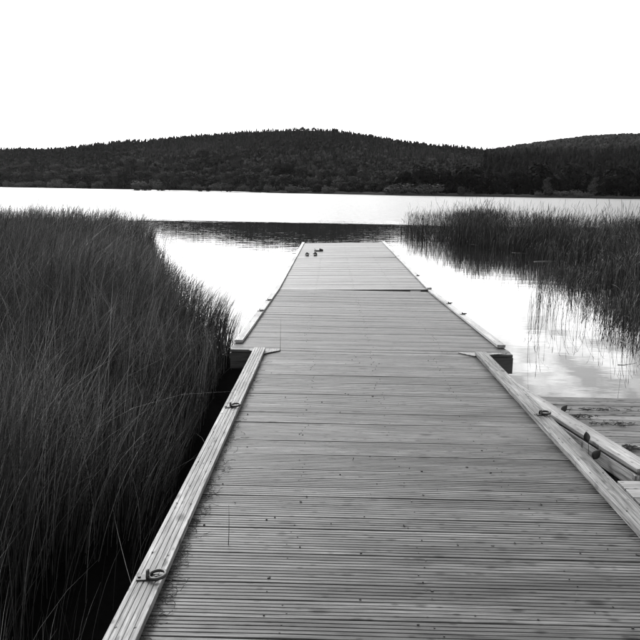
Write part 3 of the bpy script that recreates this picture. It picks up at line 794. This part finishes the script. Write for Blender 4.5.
water_leaf(587.5, 437, 5.22, 7.5, 12, .25, 'upright dark water plant leaf in front of the pontoon kerb')
water_leaf(597.5, 455, 5.05, 10, 13, -.55, 'broadest dark water plant leaf low against the kerb beam')
# washed-up weed on the pontoon
def weed(pxs, lab):
    m = MB(); r = random.Random(int(pxs[0][0]))
    for px, py, sp_ in pxs:
        c = un(px, py, PZ + .01)
        for _ in range(70):
            p = c + Vector((r.gauss(0, sp_), r.gauss(0, .03), r.uniform(0, .012))); q = p + Vector((r.uniform(-.06, .06), r.uniform(-.03, .03), r.uniform(-.004, .006)))
            p.z = max(p.z, PZ + .006); q.z = max(q.z, PZ + .006)
            m.tube([p, (p + q) / 2 + Vector((r.uniform(-.01, .01), r.uniform(-.01, .01), .004)), q], r.uniform(.0012, .0032), 4)
    o = m.build('washed_up_weed', M_WEED); return tag(o, lab, 'weed')
weed([(592, 410, .17)], 'long dark streak of weed at the outer edge of the pontoon')
weed([(580, 417, .07)], 'clump of dark weed on pontoon next to the small tilted leaf')
weed([(612, 424.5, .13)], 'thin broken line of weed across the middle of the pontoon')
weed([(630, 448, .022)], 'single dark scrap of weed by the pontoon kerb end')

# shoes left near the end of the pier
def shoe(px, py, rz, lab):
    zz = .36 if px < 312 else .37
    p = un(px, py, zz)
    lx = p.x - C2.location.x; zz = .39 + .0015 + math.sin(rad(1.5)) * lx + .001
    p = un(px, py, zz)
    o = empty('shoe', (p.x, p.y, zz), (0, -rad(1.5), rz)); o.scale = (1.12, 1.12, 1.12)
    outl = []
    for a in np.linspace(0, 2 * math.pi, 18, endpoint=False):
        yy = .135 * math.sin(a); ww = .046 + .009 * math.sin(a) - (.008 if abs(yy) < .03 else 0); outl.append((ww * math.cos(a), yy))
    m = MB(); m.prism(outl, 0, .028); m.build('sole', M_SHOE, o, .003)
    m = MB(); m.prism([(x * .86, y * .9) for x, y in outl], .0285, .032); m.build('insole', M_SHOEIN, o)
    V = []; Fc = []; nU, nV = 8, 7
    for i in range(nU):
        yy = .03 + .1 * i / (nU - 1); wd = .05 * math.sqrt(max(.06, 1 - ((yy - .05) / .088) ** 2)) if yy > .05 else .05
        hh = (.06 - .035 * (i / (nU - 1)) ** 1.5)
        for j in range(nV):
            q = math.pi * j / (nV - 1); V.append((wd * math.cos(q), yy, .024 + hh * math.sin(q)))
        if i: Fc += [((i - 1) * nV + j, i * nV + j, i * nV + j + 1, (i - 1) * nV + j + 1) for j in range(nV - 1)]
    me = mesh('upper', V, Fc, M_SHOE, True); u = link('upper', me, None, o); s_ = u.modifiers.new('thickness', 'SOLIDIFY'); s_.thickness = .006
    m = MB(); m.tube([(.046 * math.cos(q), -.085 + .04 * -math.sin(q) * 1.0, .045 + .02 * math.sin(q)) for q in np.linspace(0, math.pi, 9)], .008, 6); m.build('heel_strap', M_SHOE, o, 0, True)
    return tag(o, lab, 'shoe')
shoe(307.2, 255.6, .15, 'dark shoe of the upright pair, the one nearer the pier edge')
shoe(315.2, 255.4, -.1, 'dark shoe of the upright pair, the one beside the sideways shoe')
shoe(318.6, 251.2, -1.35, 'dark shoe lying turned sideways beyond the upright pair')

# pale dead reed stems floating by the right-hand reeds
for i, (p0, p1) in enumerate((((512, 252.5), (528, 253.5)), ((534, 261.5), (556, 261)), ((470, 244), (478, 245)))):
    a = un(*p0, .008); b = un(*p1, .008)
    stem('floating_dead_reed', [a, (a + b) / 2 + Vector((0, .02, .004)), b], .012, M_PALESTEM, 'pale dead reed stem floating at the edge of the open water reed bed', 'reed stem', 'floating stems by the reeds')
a = at_y(620, 341, 10.2); c = at_y(638, 350, 10.0)
stem('broken_reed', bez(a, (a + c) / 2 + Vector((0, 0, .03)), c), .009, M_PALESTEM, 'pale broken reed leaf bent over at the near corner of the reeds', 'reed stem')

# ------------------------------------------------------------------ the damp air over the lake
m = MB(); m.box(-2800, 2800, -60, 3200, -2.5, 260)
hz = m.build('haze', None); tag(hz, kind='stuff')
hm = bpy.data.materials.new('haze'); hm.use_nodes = True
for n_ in list(hm.node_tree.nodes):
    if n_.type != 'OUTPUT_MATERIAL': hm.node_tree.nodes.remove(n_)
pv = hm.node_tree.nodes.new('ShaderNodeVolumePrincipled')
pv.inputs['Color'].default_value = g(.9); pv.inputs['Density'].default_value = .00001; pv.inputs['Anisotropy'].default_value = .3
hm.node_tree.links.new(pv.outputs[0], hm.node_tree.nodes['Material Output'].inputs['Volume'])
hz.data.materials.append(hm)
